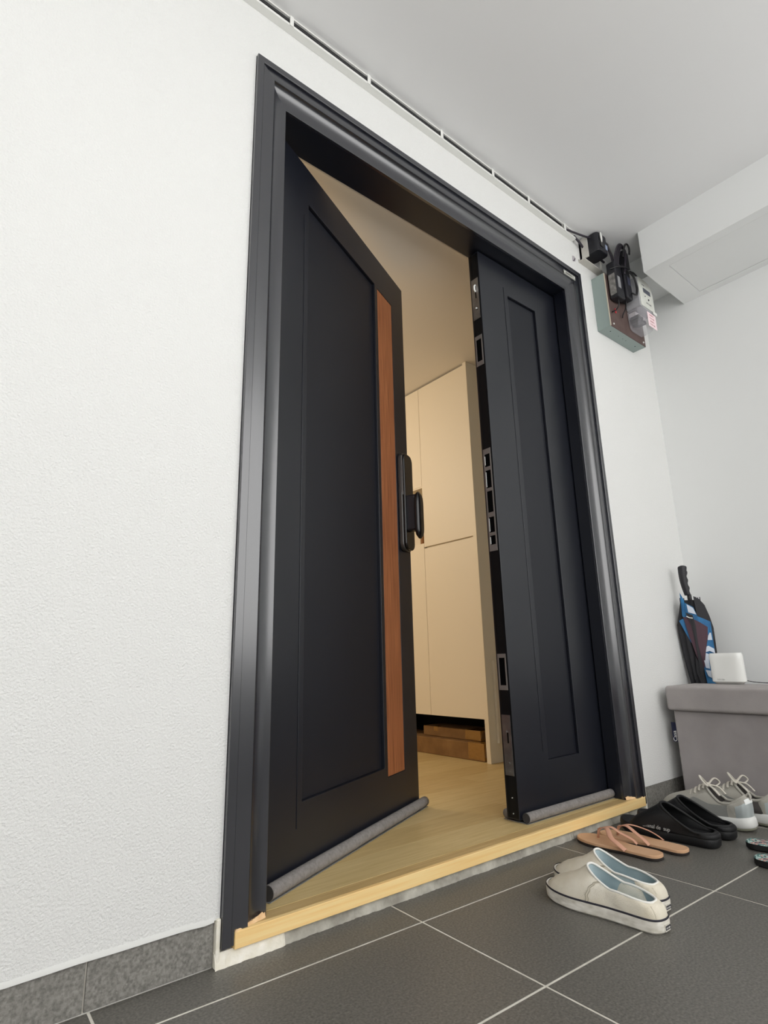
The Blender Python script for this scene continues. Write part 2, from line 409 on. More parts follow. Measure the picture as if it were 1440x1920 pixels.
# ================================================================== door frame (moulded architrave, jambs, rebate)
fr = tag(empty('door_frame', (0, 0, 0)), 'charcoal moulded frame around the double door', 'door frame', kind='structure')
prof = [(0.0, 0.010), (0.0, -0.0024), (0.0008, -0.0032), (0.0172, -0.0032), (0.0180, -0.0024), (0.0180, 0.0014), (0.0186, 0.0006), (0.0198, 0.0), (0.0500, 0.0), (0.0506, 0.0008)]
prof += [(0.0506+0.0434*(1-math.cos(a_)), 0.0008+0.0200*math.sin(a_)) for a_ in [PI/2*k_/12 for k_ in range(1, 13)]]
prof += [(0.0972, 0.0208), (0.0980, 0.0216), (0.0980, 0.0300)]
HT = 1.988   # head of the opening
def fp(s, y, where):
    """a point of the architrave section carried to one of the mitre stations"""
    k = (H-HT)/0.098
    zt = H - s*k
    return {'bl': (s, y, 0.03), 'tl': (s, y, zt), 'tr': (W-s, y, zt), 'br': (W-s, y, 0.03)}[where]
bm = bmesh.new(); loft(bm, [[fp(s, y, 'bl') for s, y in prof], [fp(s, y, 'tl') for s, y in prof]], False)
obj('architrave', bm, frame_m, fr, smooth=False)
bm = bmesh.new(); loft(bm, [[fp(s, y, 'tl') for s, y in prof], [fp(s, y, 'tr') for s, y in prof]], False)
obj('architrave', bm, frame_m, fr)
bm = bmesh.new(); loft(bm, [[fp(s, y, 'tr') for s, y in prof], [fp(s, y, 'br') for s, y in prof]], False)
obj('architrave', bm, frame_m, fr)
for o in fr.children:
    me = o.data; me.polygons.foreach_set('use_smooth', [True]*len(me.polygons))
    md = o.modifiers.new('split', 'EDGE_SPLIT'); md.split_angle = math.radians(30)
# jambs: reveal, rebate
def jamb(m_):
    f = (lambda x_: x_) if m_ == 0 else (lambda x_: W-x_)
    bm = bmesh.new(); a = sorted((f(0.03), f(0.098))); box(bm, a[0], a[1], 0.030, 0.0745, FI+.0005, HT)
    a = sorted((f(0.03), f(0.086))); box(bm, a[0], a[1], 0.0745, 0.16, FI+.0005, HT+0.012)
    return bm
obj('jamb', jamb(0), door_m, fr); obj('jamb', jamb(1), door_m, fr)
bm = bmesh.new(); box(bm, 0.03, W-0.03, 0.030, 0.0745, HT, H-.02); box(bm, 0.03, W-0.03, 0.0745, 0.13, HT+0.0, H-.02)
obj('head_jamb', bm, door_m, fr)
# maker's plate at top right of the frame
np_ = obj('name_plate', bx(1.372, 1.452, -0.0035, -0.0016, 2.036, 2.055), mat('grey_plate', (176, 176, 168), .4), fr, bevel=0.0005)
text('engraving', '#6', 0.013, ink_m, np_, (1.409, -0.0037, 2.0455), (PI/2, 0, 0), 0.0002)
for xx in (1.377, 1.446):
    obj('plate_screw', cyl(bmesh.new(), (xx, -0.0048, 2.0455), 'y', 0.0022, 0.0013, 10), reflect_m, np_)

# threshold board, splintered ends, mortar bed
th = tag(empty('threshold_board', (0.76, 0.01, 0.024)), 'pale pine threshold board under the doorway', 'threshold', kind='structure')
obj('board', bx(0.024-.76, 1.492-.76, -0.004-.01, 0.007-.01, 0.0, FI-.024), pine_m, th, bevel=0.0012)
obj('edging_strip', bx(0.024-.76, 1.492-.76, 0.0074-.01, 0.0395-.01, 0.0, FI-.0245), mat('brown_edging', (208, 178, 124), .45, vary=(188, 156, 102), vscale=8, stretch=(1, 16, 16)), th)
def splinter(x0, x1, flip):
    bm = bmesh.new(); n = 22; A = []; Bq = []; C = []
    for i in range(n+1):
        t = i/n; x_ = x0+(x1-x0)*t
        hgt = 0.004+0.018*(t**2)*(1 if t < .95 else .6)+random.uniform(-.0012, .0014)
        A.append((x_-.76, -0.0048-.01+t*.020, FI-.024-.001)); Bq.append((x_-.76, -0.004-.01+t*.022, FI-.024+hgt*.55)); C.append((x_-.76, .030-.01, FI-.024-.001))
    loft(bm, [A, Bq, C], False); return bm
obj('splintered_end', splinter(0.024, 0.094, 0), raw_m, th)
obj('splintered_end', splinter(1.492, 1.405, 1), raw_m, th)
def strip(x0, x1, yf, zf, seed, amp):
    rnd = random.Random(seed); bm = bmesh.new(); A = []; Bq = []; C = []; D_ = []
    n = int((x1-x0)/0.006)
    ph = rnd.uniform(0, 6)
    for i in range(n+1):
        x_ = x0+(x1-x0)*i/n
        e = (math.sin(x_*21+ph)*.4+math.sin(x_*57+ph*2)*.3+rnd.uniform(-.6, .6))*amp
        A.append((x_, yf(x_)+e, 0.0003)); Bq.append((x_, yf(x_)+e+0.003, zf*.55+rnd.uniform(-.001, .001))); C.append((x_, yf(x_)+.006, zf)); D_.append((x_, 0.028, zf))
    loft(bm, [A, Bq, C, D_], False); return bm
tag(obj('trim_4', strip(0.10, W+.0, lambda x_: 0.004, 0.0236, 3, 0.0022), mortar_m), 'rough grey mortar strip below the pine threshold', 'mortar', kind='structure')
tag(obj('trim_5', (lambda b: (loft(b, [[(v.co.x, v.co.y, v.co.z) for v in b.verts][:0]] , True) if False else b))(strip(-0.010, 0.13, lambda x_: -0.001+0.02*max(0, x_-.04), 0.0245, 9, 0.0022)), putty_m), 'white putty patch under the left end of the threshold', 'putty', kind='structure')
tag(obj('trim_6', (lambda b: (box(b, -0.009, -0.0005, 0.002, 0.02, 0.0, BH+.002), b)[-1])(bmesh.new()), putty_m, bevel=0.002), 'white filler line between left skirting and frame', 'filler', kind='structure')
tag(obj('trim_7', bx(W+.001, W+.012, 0.002, 0.02, 0.0, BH+.002), putty_m, bevel=0.002), 'white filler line between frame and right skirting', 'filler', kind='structure')

# ================================================================== door leaves
T = 0.044; LW = 0.826; Z0, Z1 = 0.064, 1.976
d1 = tag(empty('door_1', (0.106, 0.079, 0), math.radians(24.7)), 'wide black door leaf with a walnut strip, standing open inwards', 'door', kind='structure')
obj('leaf_panel', relief(0, LW, Z0, Z1, T, [(0.1335, 0.1365, 0.155, 1.80, 0.003), (0.156, 0.583, 0.208, 1.852, 0.012), (0.604, 0.724, 0.180, 1.846, 0.003)]), door_m, d1, bevel=0.0011)
obj('woven_panel', bx(0.158, 0.581, 0.0095, 0.0125, 0.210, 1.850), panel_m, d1)
obj('walnut_strip', bx(0.606, 0.722, 0.0005, 0.004, 0.182, 1.844), walnut_m, d1, bevel=0.0006)
# digital lock with push-pull handle
lk = obj('door_lock', prism(bmesh.new(), rrect(0.734, 0.812, 0.885, 1.247, 0.028, 6), 1, -0.016, 0.0), gun_m, d1, bevel=0.004, segs=3)
lk['label'] = 'gunmetal and gloss black digital lock'
obj('lock_front', prism(bmesh.new(), rrect(0.737, 0.811, 0.889, 1.244, 0.026, 6), 1, -0.026, -0.0162), gloss_black, lk, bevel=0.004, segs=3)
obj('lock_trim', tube(bmesh.new(), [(0.7345, -0.018, 1.23), (0.7345, -0.018, 1.10), (0.737, -0.0175, 1.085)], 0.0016, 6), steel_m, lk)
bm = bmesh.new()
hs = []
for i in range(15):
    t = i/14; z = 0.925+0.170*t; e = math.sqrt(max(0.0, 1-(2*t-1)**6))
    hs.append([(0.767+a*0.026*max(e, .25), -0.064+b*0.012*max(e, .25), z) for a, b in [(math.cos(q_)*abs(math.cos(q_))**-.3 if abs(math.cos(q_)) > 1e-3 else 0, math.sin(q_)*abs(math.sin(q_))**-.3 if abs(math.sin(q_)) > 1e-3 else 0) for q_ in [2*PI*k/16 for k in range(16)]]])
loft(bm, hs, True, True, True)
obj('pull_handle', bm, gloss_black, lk, smooth=True)
obj('handle_stem', prism(bmesh.new(), rrect(0.748, 0.788, 0.955, 1.085, 0.008, 4), 1, -0.056, -0.024), satin_black, lk, bevel=0.002)
# hinges on the back edge
for z in (0.3, 1.0, 1.7):
    obj('hinge', cyl(bmesh.new(), (-0.004, T+0.004, z), 'z', 0.007, 0.1, 12), dsteel_m, d1)

X2 = 0.934; LW2 = 1.412-X2
d2 = tag(empty('door_2', (X2, 0.079, 0), 0), 'narrow closed black leaf with bare lock plates along its edge', 'door', kind='structure')
q = lambda x_: x_-X2
obj('leaf_panel', relief(0, LW2, Z0-.004, Z1+.006, T+.002, [(q(1.068), q(1.0705), 0.23, 1.885, 0.003), (q(1.093), q(1.262), 0.205, 1.858, 0.012)]), door_m, d2, bevel=0.0011)
obj('woven_panel', bx(q(1.095), q(1.260), 0.0095, 0.0125, 0.207, 1.856), panel_m, d2)
# the leaf edge, black, with two ribs
obj('leaf_edge', (lambda b: (box(b, -0.0008, 0.0, 0.001, T-.003, Z0, Z1), box(b, -0.0018, -0.0008, .006, .0075, Z0, Z1), box(b, -0.0018, -0.0008, .034, .0355, Z0, Z1), b)[-1])(bmesh.new()), edge_m, d2)
def plate(z0, z1, holes, m_, tongues=()):
    """strike plate lying on the leaf edge: built in (y,z), thickness along -x"""
    y0, y1 = 0.006, 0.038
    bm = relief(y0, y1, z0, z1, 0.0, [])
    bm.free()
    bm = bmesh.new(); zs = [z0]
    for a, b in holes: zs += [a, b]
    zs.append(z1)
    for a, b in zip(zs[::2], zs[1::2]): box(bm, -0.0036, -0.0019, y0, y1, a, b)
    for a, b in holes:
        box(bm, -0.0036, -0.0019, y0, y0+.0042, a, b); box(bm, -0.0036, -0.0019, y1-.0048, y1, a, b)
    bmesh.ops.remove_doubles(bm, verts=bm.verts, dist=1e-6)
    p = obj('strike_plate', bm, m_, d2)
    for a, b in holes:
        obj('slot', bx(-0.0022, -0.0019, y0+.004, y1-.004, a, b), hole_m, p)
    for a, b in tongues:
        obj('latch_tongue', bx(-0.0030, -0.0019, y1-.0075, y1-.005, a, b), reflect_m, p)
    return p
def dots(p, L_, r=0.0013):
    for y, z in L_: obj('screw', cyl(bmesh.new(), (-0.0046, y, z), 'x', r, 0.0012, 8), steel_m, p)
p = plate(1.705, 1.872, [], steel_m); dots(p, [(.02, 1.862), (.02, 1.722)], .0016)
obj('flush_bolt', (lambda b: (tube(b, [(-.004, .020, 1.845), (-.010, .019, 1.838), (-.010, .019, 1.822), (-.004, .020, 1.818)], .0032, 8), b)[-1])(bmesh.new()), reflect_m, p)
obj('slot', bx(-.0039, -.0034, .0165, .0215, 1.79, 1.815), hole_m, p)
obj('slot', bx(-.0039, -.0034, .015, .021, 1.742, 1.752), hole_m, p)
obj('bolt_knob', cyl(bmesh.new(), (-.008, .019, 1.748), 'x', .003, .005, 10), reflect_m, p)
p = plate(1.520, 1.638, [(1.537, 1.623)], dsteel_m); dots(p, [(.011, 1.631), (.033, 1.629), (.011, 1.528), (.033, 1.528)])
H3 = [(1.168, 1.191), (1.111, 1.160), (1.016, 1.097), (0.947, 1.004), (0.886, 0.926)]
# five slots in the long plate, from the top down
H3 = sorted([(1.142, 1.187), (1.067, 1.129), (0.983, 1.056), (0.915, 0.967), (0.874, 0.904)])
p = plate(0.853, 1.206, H3, dsteel_m, tongues=[(1.149, 1.180), (1.072, 1.124), (0.919, 0.963), (0.877, 0.900)])
dots(p, [(.012, 1.197), (.032, 1.197), (.0095, 1.061), (.0345, 1.061), (.0095, .975), (.0345, .975), (.012, .863), (.032, .863)])
p = plate(0.420, 0.528, [(0.434, 0.516)], dsteel_m); dots(p, [(.011, .522), (.033, .522), (.011, .427), (.033, .427)])
p = plate(0.178, 0.348, [], steel_m); dots(p, [(.02, .338), (.02, .19)], .0016)
obj('slot', bx(-.0039, -.0034, .016, .021, 0.268, 0.298), hole_m, p)
obj('bolt_knob', cyl(bmesh.new(), (-.007, .023, 0.300), 'x', .0032, .0035, 10), steel_m, p)
obj('bolt_knob', cyl(bmesh.new(), (-.007, .020, 0.212), 'x', .0032, .0035, 10), steel_m, p)
for z in (0.118, 0.076):
    obj('screw', cyl(bmesh.new(), (-0.003, .020, z), 'x', .0017, .002, 8), reflect_m, d2)

# foam draught stoppers under the leaves
def stopper(name, parent_m, x0, x1, y, label, wob=0.0, r=0.014, rot=0, loc=(0, 0, 0)):
    e = tag(empty(name, loc, rot), label, 'draught stopper', 'foam draught stoppers under the doors')
    n = 26; P = []
    for i in range(n+1):
        t = i/n; P.append((x0+(x1-x0)*t, y+wob*math.sin(t*9)*.4, FI+r+0.002+wob*(math.sin(t*PI)**2)*(0.9 if t > .45 else .3)))
    obj('foam_tube', tube(bmesh.new(), P, r, 18), foam_m, e, smooth=True)
    for s_, i in ((-1, 0), (1, -1)):
        c = P[i]; obj('foam_end', cyl(bmesh.new(), (c[0]+(-.0012 if s_ < 0 else 0), c[1], c[2]), 'x', r*.985, 0.0012, 20), foamend_m, e)
    yb = y+2*r+T+.002
    if True:
        obj('foam_tube', tube(bmesh.new(), [(p_[0], yb, p_[2]) for p_ in P], r, 14), foam_m, e, smooth=True)
        obj('sleeve', bx(x0-.004, x1+.004, y-r*.6, yb+r*.6, FI+0.0005, FI+0.0018), clearpl_m, e)
    return e
stopper('draught_stopper', d1, 0.018, LW+0.012, -0.0148, 'grey foam tube draught stopper under the wide open leaf', 0.002, 0.0145, math.radians(24.7), (0.106, 0.079, 0))
stopper('draught_stopper', d2, X2+0.012, 1.398, 0.079-0.0148, 'short grey foam draught stopper under the narrow closed leaf', 0.0, 0.0135)

# ================================================================== cable trunking at the ceiling
tr = tag(empty('cable_trunking', (0, 0, 2.25)), 'white open cable trunking with dark cables along the ceiling edge', 'trunking')
bm = bmesh.new(); box(bm, -3.3, 1.478, -0.014, WY-.0005, -0.002, 0.002); box(bm, -3.3, 1.478, -0.014, -0.0125, 0.002, 0.006); box(bm, -3.3, 1.478, 0.004, WY-.0005, 0.002, 0.032)
obj('channel', bm, white_m, tr)
bm = bmesh.new(); box(bm, 1.515, 1.80, -0.022, WY-.0005, -0.088, -0.083); box(bm, 1.515, 1.80, 0.003, WY-.0005, -0.083, -0.076)
obj('channel', bm, offw_m, tr)
bm = bmesh.new(); box(bm, -3.3, 1.478, -0.014, 0.002, 0.0285, 0.0335); obj('top_lip', bm, white_m, tr)
for k_, (yy, zz, rr) in enumerate(((-0.0085, 0.0085, 0.0050), (-0.0015, 0.0085, 0.0045), (-0.0085, 0.0185, 0.0048), (-0.001, 0.019, 0.0045), (-0.008, .0262, .0022))):
    P = [(-3.3+i*0.12, yy+random.uniform(-.0006, .0006), zz+random.uniform(-.0006, .0006)) for i in range(40)]
    obj('cable', tube(bmesh.new(), P, rr, 8), cable_m if k_ % 2 == 0 else purple_m, tr, smooth=True)
clipx = [0.09, 0.363, 0.678, 0.943, 1.156, 1.400]
x = 0.09-.29
while x > -3.2: clipx.append(x); x -= .29
for x in clipx:
    obj('clip', bx(x-.006, x+.006, -0.0165, -0.0142, -0.002, 0.0338), white_m, tr, bevel=.0006)
for x in (1.645, 1.70):
    obj('clip', bx(x-.005, x+.005, -0.0245, -0.022, -0.088, -0.045), offw_m, tr)

# black splice box near the ceiling
jb = tag(empty('splice_box', (1.585, -0.02, 2.19)), 'small black splice box on a white bracket by the ceiling', 'electrical box')
obj('bracket', (lambda b: (box(b, -.052, -.046, -.012, .027, -.012, .088), box(b, -.052, .040, .018, .027, -.012, .088), b)[-1])(bmesh.new()), offw_m, jb)
pf = rrect(-.044, .036, -.058, .017, .016, 3)
obj('case', prism(bmesh.new(), pf, 2, 0.0, 0.090), satin_black, jb, bevel=.003)
obj('terminal', bx(-.030, -.006, -.0615, -.0575, .020, .040), gloss_black, jb, bevel=.002)
obj('terminal', bx(-.034, -.012, -.0615, -.0575, .050, .066), cable_m, jb, bevel=.002)
obj('label_sticker', bx(.012, .028, -.0592, -.0578, .022, .046), mat('bluish_sticker', (150, 162, 186), .4), jb)
bm = bmesh.new(); prism(bm, [(-.0235, .040), (-.0185, .040), (-.014, .058), (-.0135, .078), (-.018, .0895), (-.024, .0895), (-.0285, .078), (-.028, .058)], 1, -.0632, -.0612)
obj('cable_tie_tag', bm, white_m, jb)
lead = catmull([(1.400, -0.010, 2.262), (1.45, -0.022, 2.262), (1.50, -0.034, 2.262), (1.548, -0.045, 2.266)], 6, False)
obj('lead', tube(bmesh.new(), [tuple(Vector(p_)-Vector((1.585, -.02, 2.19))) for p_ in lead], .0042, 8), purple_m, jb, smooth=True)
lead = catmull([(1.470, -0.010, 2.262), (1.51, -0.012, 2.245), (1.56, -.008, 2.232), (1.64, -0.012, 2.236), (1.70, -.012, 2.236)], 6, False)
obj('lead', tube(bmesh.new(), [tuple(Vector(p_)-Vector((1.585, -.02, 2.19))) for p_ in lead], .005, 8), purple_m, jb, smooth=True)

# clear adhesive hook
hk = tag(obj('adhesive_hook', prism(bmesh.new(), [(-.012, -.012), (.010, -.004), (.016, .012), (.004, .020), (-.008, .016)], 1, -.002, .0), mat('clear_film', (214, 206, 214), .2, alpha=.6), loc=(1.478, 0.0075, 2.157), bevel=.001), 'torn clear adhesive hook stuck above the frame corner', 'hook')
obj('hook_stub', tube(bmesh.new(), [(-.006, -.002, -.010), (-.002, -.007, -.002), (.003, -.004, .006)], .0016, 6), satin_black, hk)

# ================================================================== meter board
mb = tag(empty('meter_box', (1.75, 0.0, 1.858)), 'grey-green metal meter box with brown backing board', 'meter box')
bm = bmesh.new()
hx0, hx1, hz = -.148, .148, .255
box(bm, hx0, hx0+.003, -.050, WY-.0005, 0, hz); box(bm, hx1-.003, hx1, -.050, WY-.0005, 0, hz); box(bm, hx0+.003, hx1-.003, -.050, WY-.0005, 0, .003); box(bm, hx0+.003, hx1-.003, -.050, WY-.0005, hz-.003, hz)
obj('enclosure', bm, metalbox_m, mb)
obj('backing_board', bx(hx0+.0045, hx1-.001, -.0525, -.0475, .0005, hz-.001), board_m, mb)
obj('board_rim', bx(hx0+.0005, hx0+.004, -.0535, -.0503, .0, hz-.001), mat('pale_rim', (206, 196, 176), .6), mb)
for x_ in (-.122, .128):
    obj('screw', cyl(bmesh.new(), (x_, -.0555, .016), 'y', .0042, .003, 12), white_m, mb)
for x_ in (-.105, -.04, -.005, .02, .10):
    obj('knockout', cyl(bmesh.new(), (x_, -.026, -.0006), 'z', .0024 if abs(x_) > .09 else .0015, .0006, 10), hole_m, mb)
obj('red_tag', bx(-.098, -.088, -.0565, -.0528, .078, .100), red_m, mb, bevel=.002)

mt = tag(empty('electricity_meter', (1.822, -0.0545, 1.893)), 'grey electricity meter with LCD and clear terminal cover', 'meter')
mw = .064
bm = bmesh.new(); zt = .238; zb = .090
side = [(-mw, zb), (mw, zb), (mw, zt-.05), (mw-.008, zt-.022), (mw-.03, zt-.004), (mw-.05, zt), (-mw+.012, zt), (-mw, zt-.004)]
prism(bm, side, 1, -.064, 0.0)
obj('meter_body', bm, meter_m, mt, bevel=.003)
obj('face_plate', prism(bmesh.new(), [(x_*.95, zb+.003+(z_-zb)*.96) for x_, z_ in side], 1, -.0672, -.0642), meterf_m, mt, bevel=.001)
obj('display', bx(-.026, .036, -.0682, -.0673, .168, .190), lcd_m, mt)
obj('button', cyl(bmesh.new(), (.012, -.0695, .142), 'y', .0042, .0022, 12), ink_m, mt)
obj('button', cyl(bmesh.new(), (-.016, -.0690, .150), 'y', .0025, .0017, 10), ink_m, mt)
text('lettering', '#4', .010, ink_m, mt, (-.02, -.0676, .205), (PI/2, 0, 0), .0002)
text('lettering', '#8', .009, ink_m, mt, (.01, -.0676, .120), (PI/2, 0, 0), .0002)
bm = bmesh.new()
loft(bm, [[(x_, y_, z_) for x_, y_ in ((-a, 0), (a, 0), (a, -d*.7), (a-.01, -d), (-a+.01, -d), (-a, -d*.7))] for a, d, z_ in ((.040, .034, 0.0), (.054, .050, .008), (.060, .060, .03), (.062, .066, .060), (.063, .066, .088))], True, True, True)
obj('terminal_cover', bm, clear_m, mt, bevel=.002)
for a, b in ((-.056, .044), (-.036, .040), (-.056, .026), (-.034, .022), (-.012, .030)):
    obj('terminal', bx(a, a+.017, -.046, -.006, b, b+.014), satin_black, mt)
obj('terminal_block', bx(-.050, .045, -.030, -.001, .055, .082), mat('pale_block', (206, 200, 204), .5), mt)
st = obj('warning_sticker', bx(-.022, .052, -.0682, -.0676, .004, .074), pink_m, mt)
for k_ in range(4):
    text('lettering', ('#6', '#7', '#6', '#7')[k_], .0105, mat('dull_red_ink', (170, 84, 92), .7) if k_ == 0 else bpy.data.materials['dull_red_ink'], st, (.015, -.0684, .064-.0155*k_), (PI/2, 0, 0), .0001)
obj('seal_tag', bx(.030, .064, -.072, -.0702, .078, .092), white_m, mt)

ad = tag(empty('power_adapter', (1.650, -0.056, 2.0)), 'black power adapter strapped over the left of the meter box', 'power adapter', 'black adapters above the meter box')
obj('adapter_body', bx(-.030, .028, -.040, 0, -.014, .160), satin_black, ad, bevel=.006, segs=3)
obj('label_sticker', bx(-.022, .000, -.0412, -.0398, .03, .085), mat('grey_label', (150, 150, 152), .4), ad)
obj('side_label', bx(-.0312, -.0298, -.034, -.006, .0, .100), mat('silver_label', (150, 146, 142), .35, vary=(90, 88, 86), vscale=60), ad)
obj('lead', tube(bmesh.new(), catmull([(0, -.02, -.012), (.004, -.018, -.035), (-.002, -.008, -.055), (-.03, -.004, -.075)], 6, False), .0028, 8), cable_m, ad, smooth=True)
ad2 = tag(empty('power_adapter', (1.715, -0.058, 2.02)), 'second black adapter beside the electricity meter, cables bundled on top', 'power adapter', 'black adapters above the meter box')
obj('adapter_body', bx(-.028, .022, -.044, 0, -.016, .150), satin_black, ad2, bevel=.007, segs=3)
obj('label_sticker', bx(-.010, .012, -.0452, -.0438, .05, .09), mat('dark_label', (64, 66, 84), .4), ad2)
obj('lead', tube(bmesh.new(), catmull([(.0, -.02, -.014), (.002, -.014, -.045), (-.012, -.006, -.075), (-.02, -.004, -.095)], 6, False), .0028, 8), cable_m, ad2, smooth=True)
ad3 = tag(empty('power_adapter', (1.735, -0.05, 2.13)), 'upper black adapter hanging below the ceiling over the meter', 'power adapter', 'black adapters above the meter box')
obj('adapter_body', bx(-.018, .028, -.046, -.004, .044, .130), satin_black, ad3, bevel=.006, segs=3)
cb = tag(empty('cable_bundle', (1.680, -0.072, 2.192)), 'coiled black cable bundle hanging over the adapters', 'cables')
for k_ in range(5):
    a = k_*.007
    P = [(-.045+a, -.018, -.085), (-.050+a, -.024, -.02), (-.026+a*.8, -.032, .050-a*.3), (.004+a*.6, -.036, .066-a*.5), (.022+a*.4, -.036, .040), (.010+a*.3, -.038, -.02), (-.006, -.036, -.085)]
    obj('cable', tube(bmesh.new(), catmull(P, 6, False), .0034, 8), cable_m if k_ % 2 else purple_m, cb, smooth=True)
P = [(.0, -.038, .0), (.018, -.042, .060), (.042, -.044, .082), (.056, -.044, .066), (.050, -.044, .034)]
for d_ in (0, .006, .012): obj('cable', tube(bmesh.new(), catmull([(p_[0]-d_, p_[1]-d_*.3, p_[2]-d_*.5) for p_ in P], 6, False), .0032, 8), cable_m, cb, smooth=True)
P = [(.02, -.040, -.06), (.055, -.046, -.080), (.074, -.046, -.125), (.062, -.044, -.165), (.030, -.042, -.170)]
for d_ in (0, .007): obj('cable', tube(bmesh.new(), catmull([(p_[0]-d_, p_[1], p_[2]-d_*.3) for p_ in P], 6, False), .0032, 8), cable_m, cb, smooth=True)
for d_ in (0, .009, .018):
    obj('cable', tube(bmesh.new(), catmull([(-.040+d_, .012, .088), (-.042+d_, .004, .05), (-.046+d_, -.008, 0), (-.046+d_, -.012, -.07)], 6, False), .0036, 8), (purple_m, cable_m, steel_m)[int(d_/.009)], cb, smooth=True)
obj('strap', tube(bmesh.new(), catmull([(-.066, -.006, -.070), (-.050, -.028, -.066), (-.01, -.042, -.056), (.03, -.044, -.052)], 5, False), .0035, 8), cable_m, cb)
obj('cable', tube(bmesh.new(), catmull([(.06, -.03, -.04), (.10, -.03, -.035), (.16, -.02, -.03)], 5, False), .004, 8), cable_m, cb, smooth=True)

# ================================================================== cream cabinet indoors
CX = 1.60
cb_ = tag(empty('shoe_cabinet', (CX, 0.765, FI)), 'tall cream built-in shoe cabinet inside the doorway', 'cabinet')
def L3(x0, x1, y0, y1, z0, z1): return (x0-CX, x1-CX, y0-.765, y1-.765, z0-FI, z1-FI)
obj('side_panel', bx(*L3(CX-.002, 1.98, 0.762, 0.786, FI+.0005, IN-.001)), [cabside_m], cb_, bevel=.0006)
obj('edge_band', bx(*L3(CX-.0045, CX-.002, 0.762, 0.786, FI+.0005, IN-.001)), cab_m, cb_)
obj('door', bx(*L3(CX, CX+.018, 0.787, 1.1465, 0.240, 1.098)), cab_m, cb_, bevel=.0006)
obj('door', bx(*L3(CX, CX+.018, 0.787, 1.1465, 1.106, 2.045)), cab_m, cb_, bevel=.0006)
obj('door', bx(*L3(CX, CX+.018, 1.1485, 1.62, 0.240, 1.118)), cab_m, cb_, bevel=.0006)
obj('door', bx(*L3(CX, CX+.018, 1.1485, 1.62, 1.452, 2.045)), cab_m, cb_, bevel=.0006)
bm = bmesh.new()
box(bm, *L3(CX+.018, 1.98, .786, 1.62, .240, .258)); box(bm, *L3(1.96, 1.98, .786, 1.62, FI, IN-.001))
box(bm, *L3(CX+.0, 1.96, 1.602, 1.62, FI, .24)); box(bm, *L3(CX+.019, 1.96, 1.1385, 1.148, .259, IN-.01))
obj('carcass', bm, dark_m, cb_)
obj('finger_rail', bx(*L3(CX+.012, 1.98, .787, 1.138, 1.0985, 1.1055)), cab_m, cb_)
bm = bmesh.new(); box(bm, *L3(CX+.002, 1.90, 1.149, 1.602, 1.118, 1.128)); box(bm, *L3(CX+.002, 1.90, 1.149, 1.602, 1.444, 1.452)); box(bm, *L3(1.88, 1.90, 1.149, 1.602, 1.128, 1.444)); 
obj('niche', bm, cab_m, cb_)
# small amber bottle in the niche
bt = tag(empty('amber_bottle', (1.66, 1.215, 1.1283)), 'small amber bottle in the cabinet niche behind the door handle', 'bottle')
obj('glass', (lambda b: (loft(b, [[(r_*math.cos(2*PI*k/14), r_*math.sin(2*PI*k/14), z_) for k in range(14)] for r_, z_ in ((.016, 0), (.018, .004), (.018, .05), (.008, .062), (.008, .072))], True, True, True), b)[-1])(bmesh.new()), mat('amber_glass', (150, 96, 30), .15, trans=.3), bt, smooth=False)
obj('cap', cyl(bmesh.new(), (0, 0, .0722), 'z', .0095, .014, 14), white_m, bt)
# raised white panel on the cabinet side
tag(obj('wall_panel', (lambda b: (box(b, 0, .16, -.014, 0, 0, .350), box(b, -.004, .16, -.018, 0, .350, .366), b)[-1])(bmesh.new()), mat('white_duct_cover', (222, 218, 206), .5), loc=(1.645, .7617, .135), bevel=.001), 'slim white cover panel fixed on the cabinet side', 'panel')
# cardboard boxes
def cardboard(x0, x1, y0, y1, z0, z1, label, rz=0):
    e = tag(empty('cardboard_box', ((x0+x1)/2, (y0+y1)/2, z0), rz), label, 'box', 'cardboard boxes under the cabinet')
    a, b, h = (x1-x0)/2, (y1-y0)/2, z1-z0
    obj('carton', bx(-a, a, -b, b, 0, h), card_m, e, bevel=.003)
    obj('tape', bx(-a-.0006, a*.2, -b-.0006, -b+.10, h*.08, h+.0006), tape_m, e, bevel=.001)
    obj('tape', bx(-a-.0006, -a+.03, b*.45, b*.60, h*.55, h+.0006), tape_m, e)
    obj('flap', (lambda bm_: (loft(bm_, [[(-a, -b-.0008, h*.25), (-a+.07, -b-.0008, h*.2)], [(-a, -b-.012, h*.95), (-a+.07, -b-.006, h*.9)]], False), bm_)[-1])(bmesh.new()), card_m, e, solid=.002)
    return e
cardboard(1.61, 1.80, 0.812, 1.50, FI+.0005, 0.130, 'larger taped cardboard box on the floor under the cabinet')
cardboard(1.655, 1.80, 0.870, 1.27, 0.1312, 0.178, 'flat cardboard box lying on top of the taped one')

# ================================================================== ottoman
ot = tag(empty('storage_ottoman', (1.70, -0.42, 0)), 'grey velvet storage ottoman bench against the right wall', 'ottoman')
b_ = lambda x0, x1, y0, y1, z0, z1: (x0-1.70, x1-1.70, y0+.42, y1+.42, z0, z1)
obj('base', bx(*b_(1.705, 1.915, -.80, -.036, .002, .315)), otto_m, ot, bevel=.006, segs=3)
obj('lid', bx(*b_(1.684, 1.925, -.815, -.024, .3155, .4005)), ottol_m, ot, bevel=.011, segs=4)
P = [(1.690, -.808, .3945), (1.690, -.031, .3945)]
obj('piping', tube(bmesh.new(), [(p_[0]-1.70, p_[1]+.42, p_[2]) for p_ in P], .0022, 8), otto_m, ot, smooth=True)
tg = obj('side_tag', bx(*b_(1.712, 1.7135, -.0362, -.018, .205, .272)), navy_m, ot)
text('tag_lettering', 'Casa', .019, white_m, tg, (1.7118-1.70, -.0270+.42, .225), (PI/2, -PI/2, -PI/2), .0002)

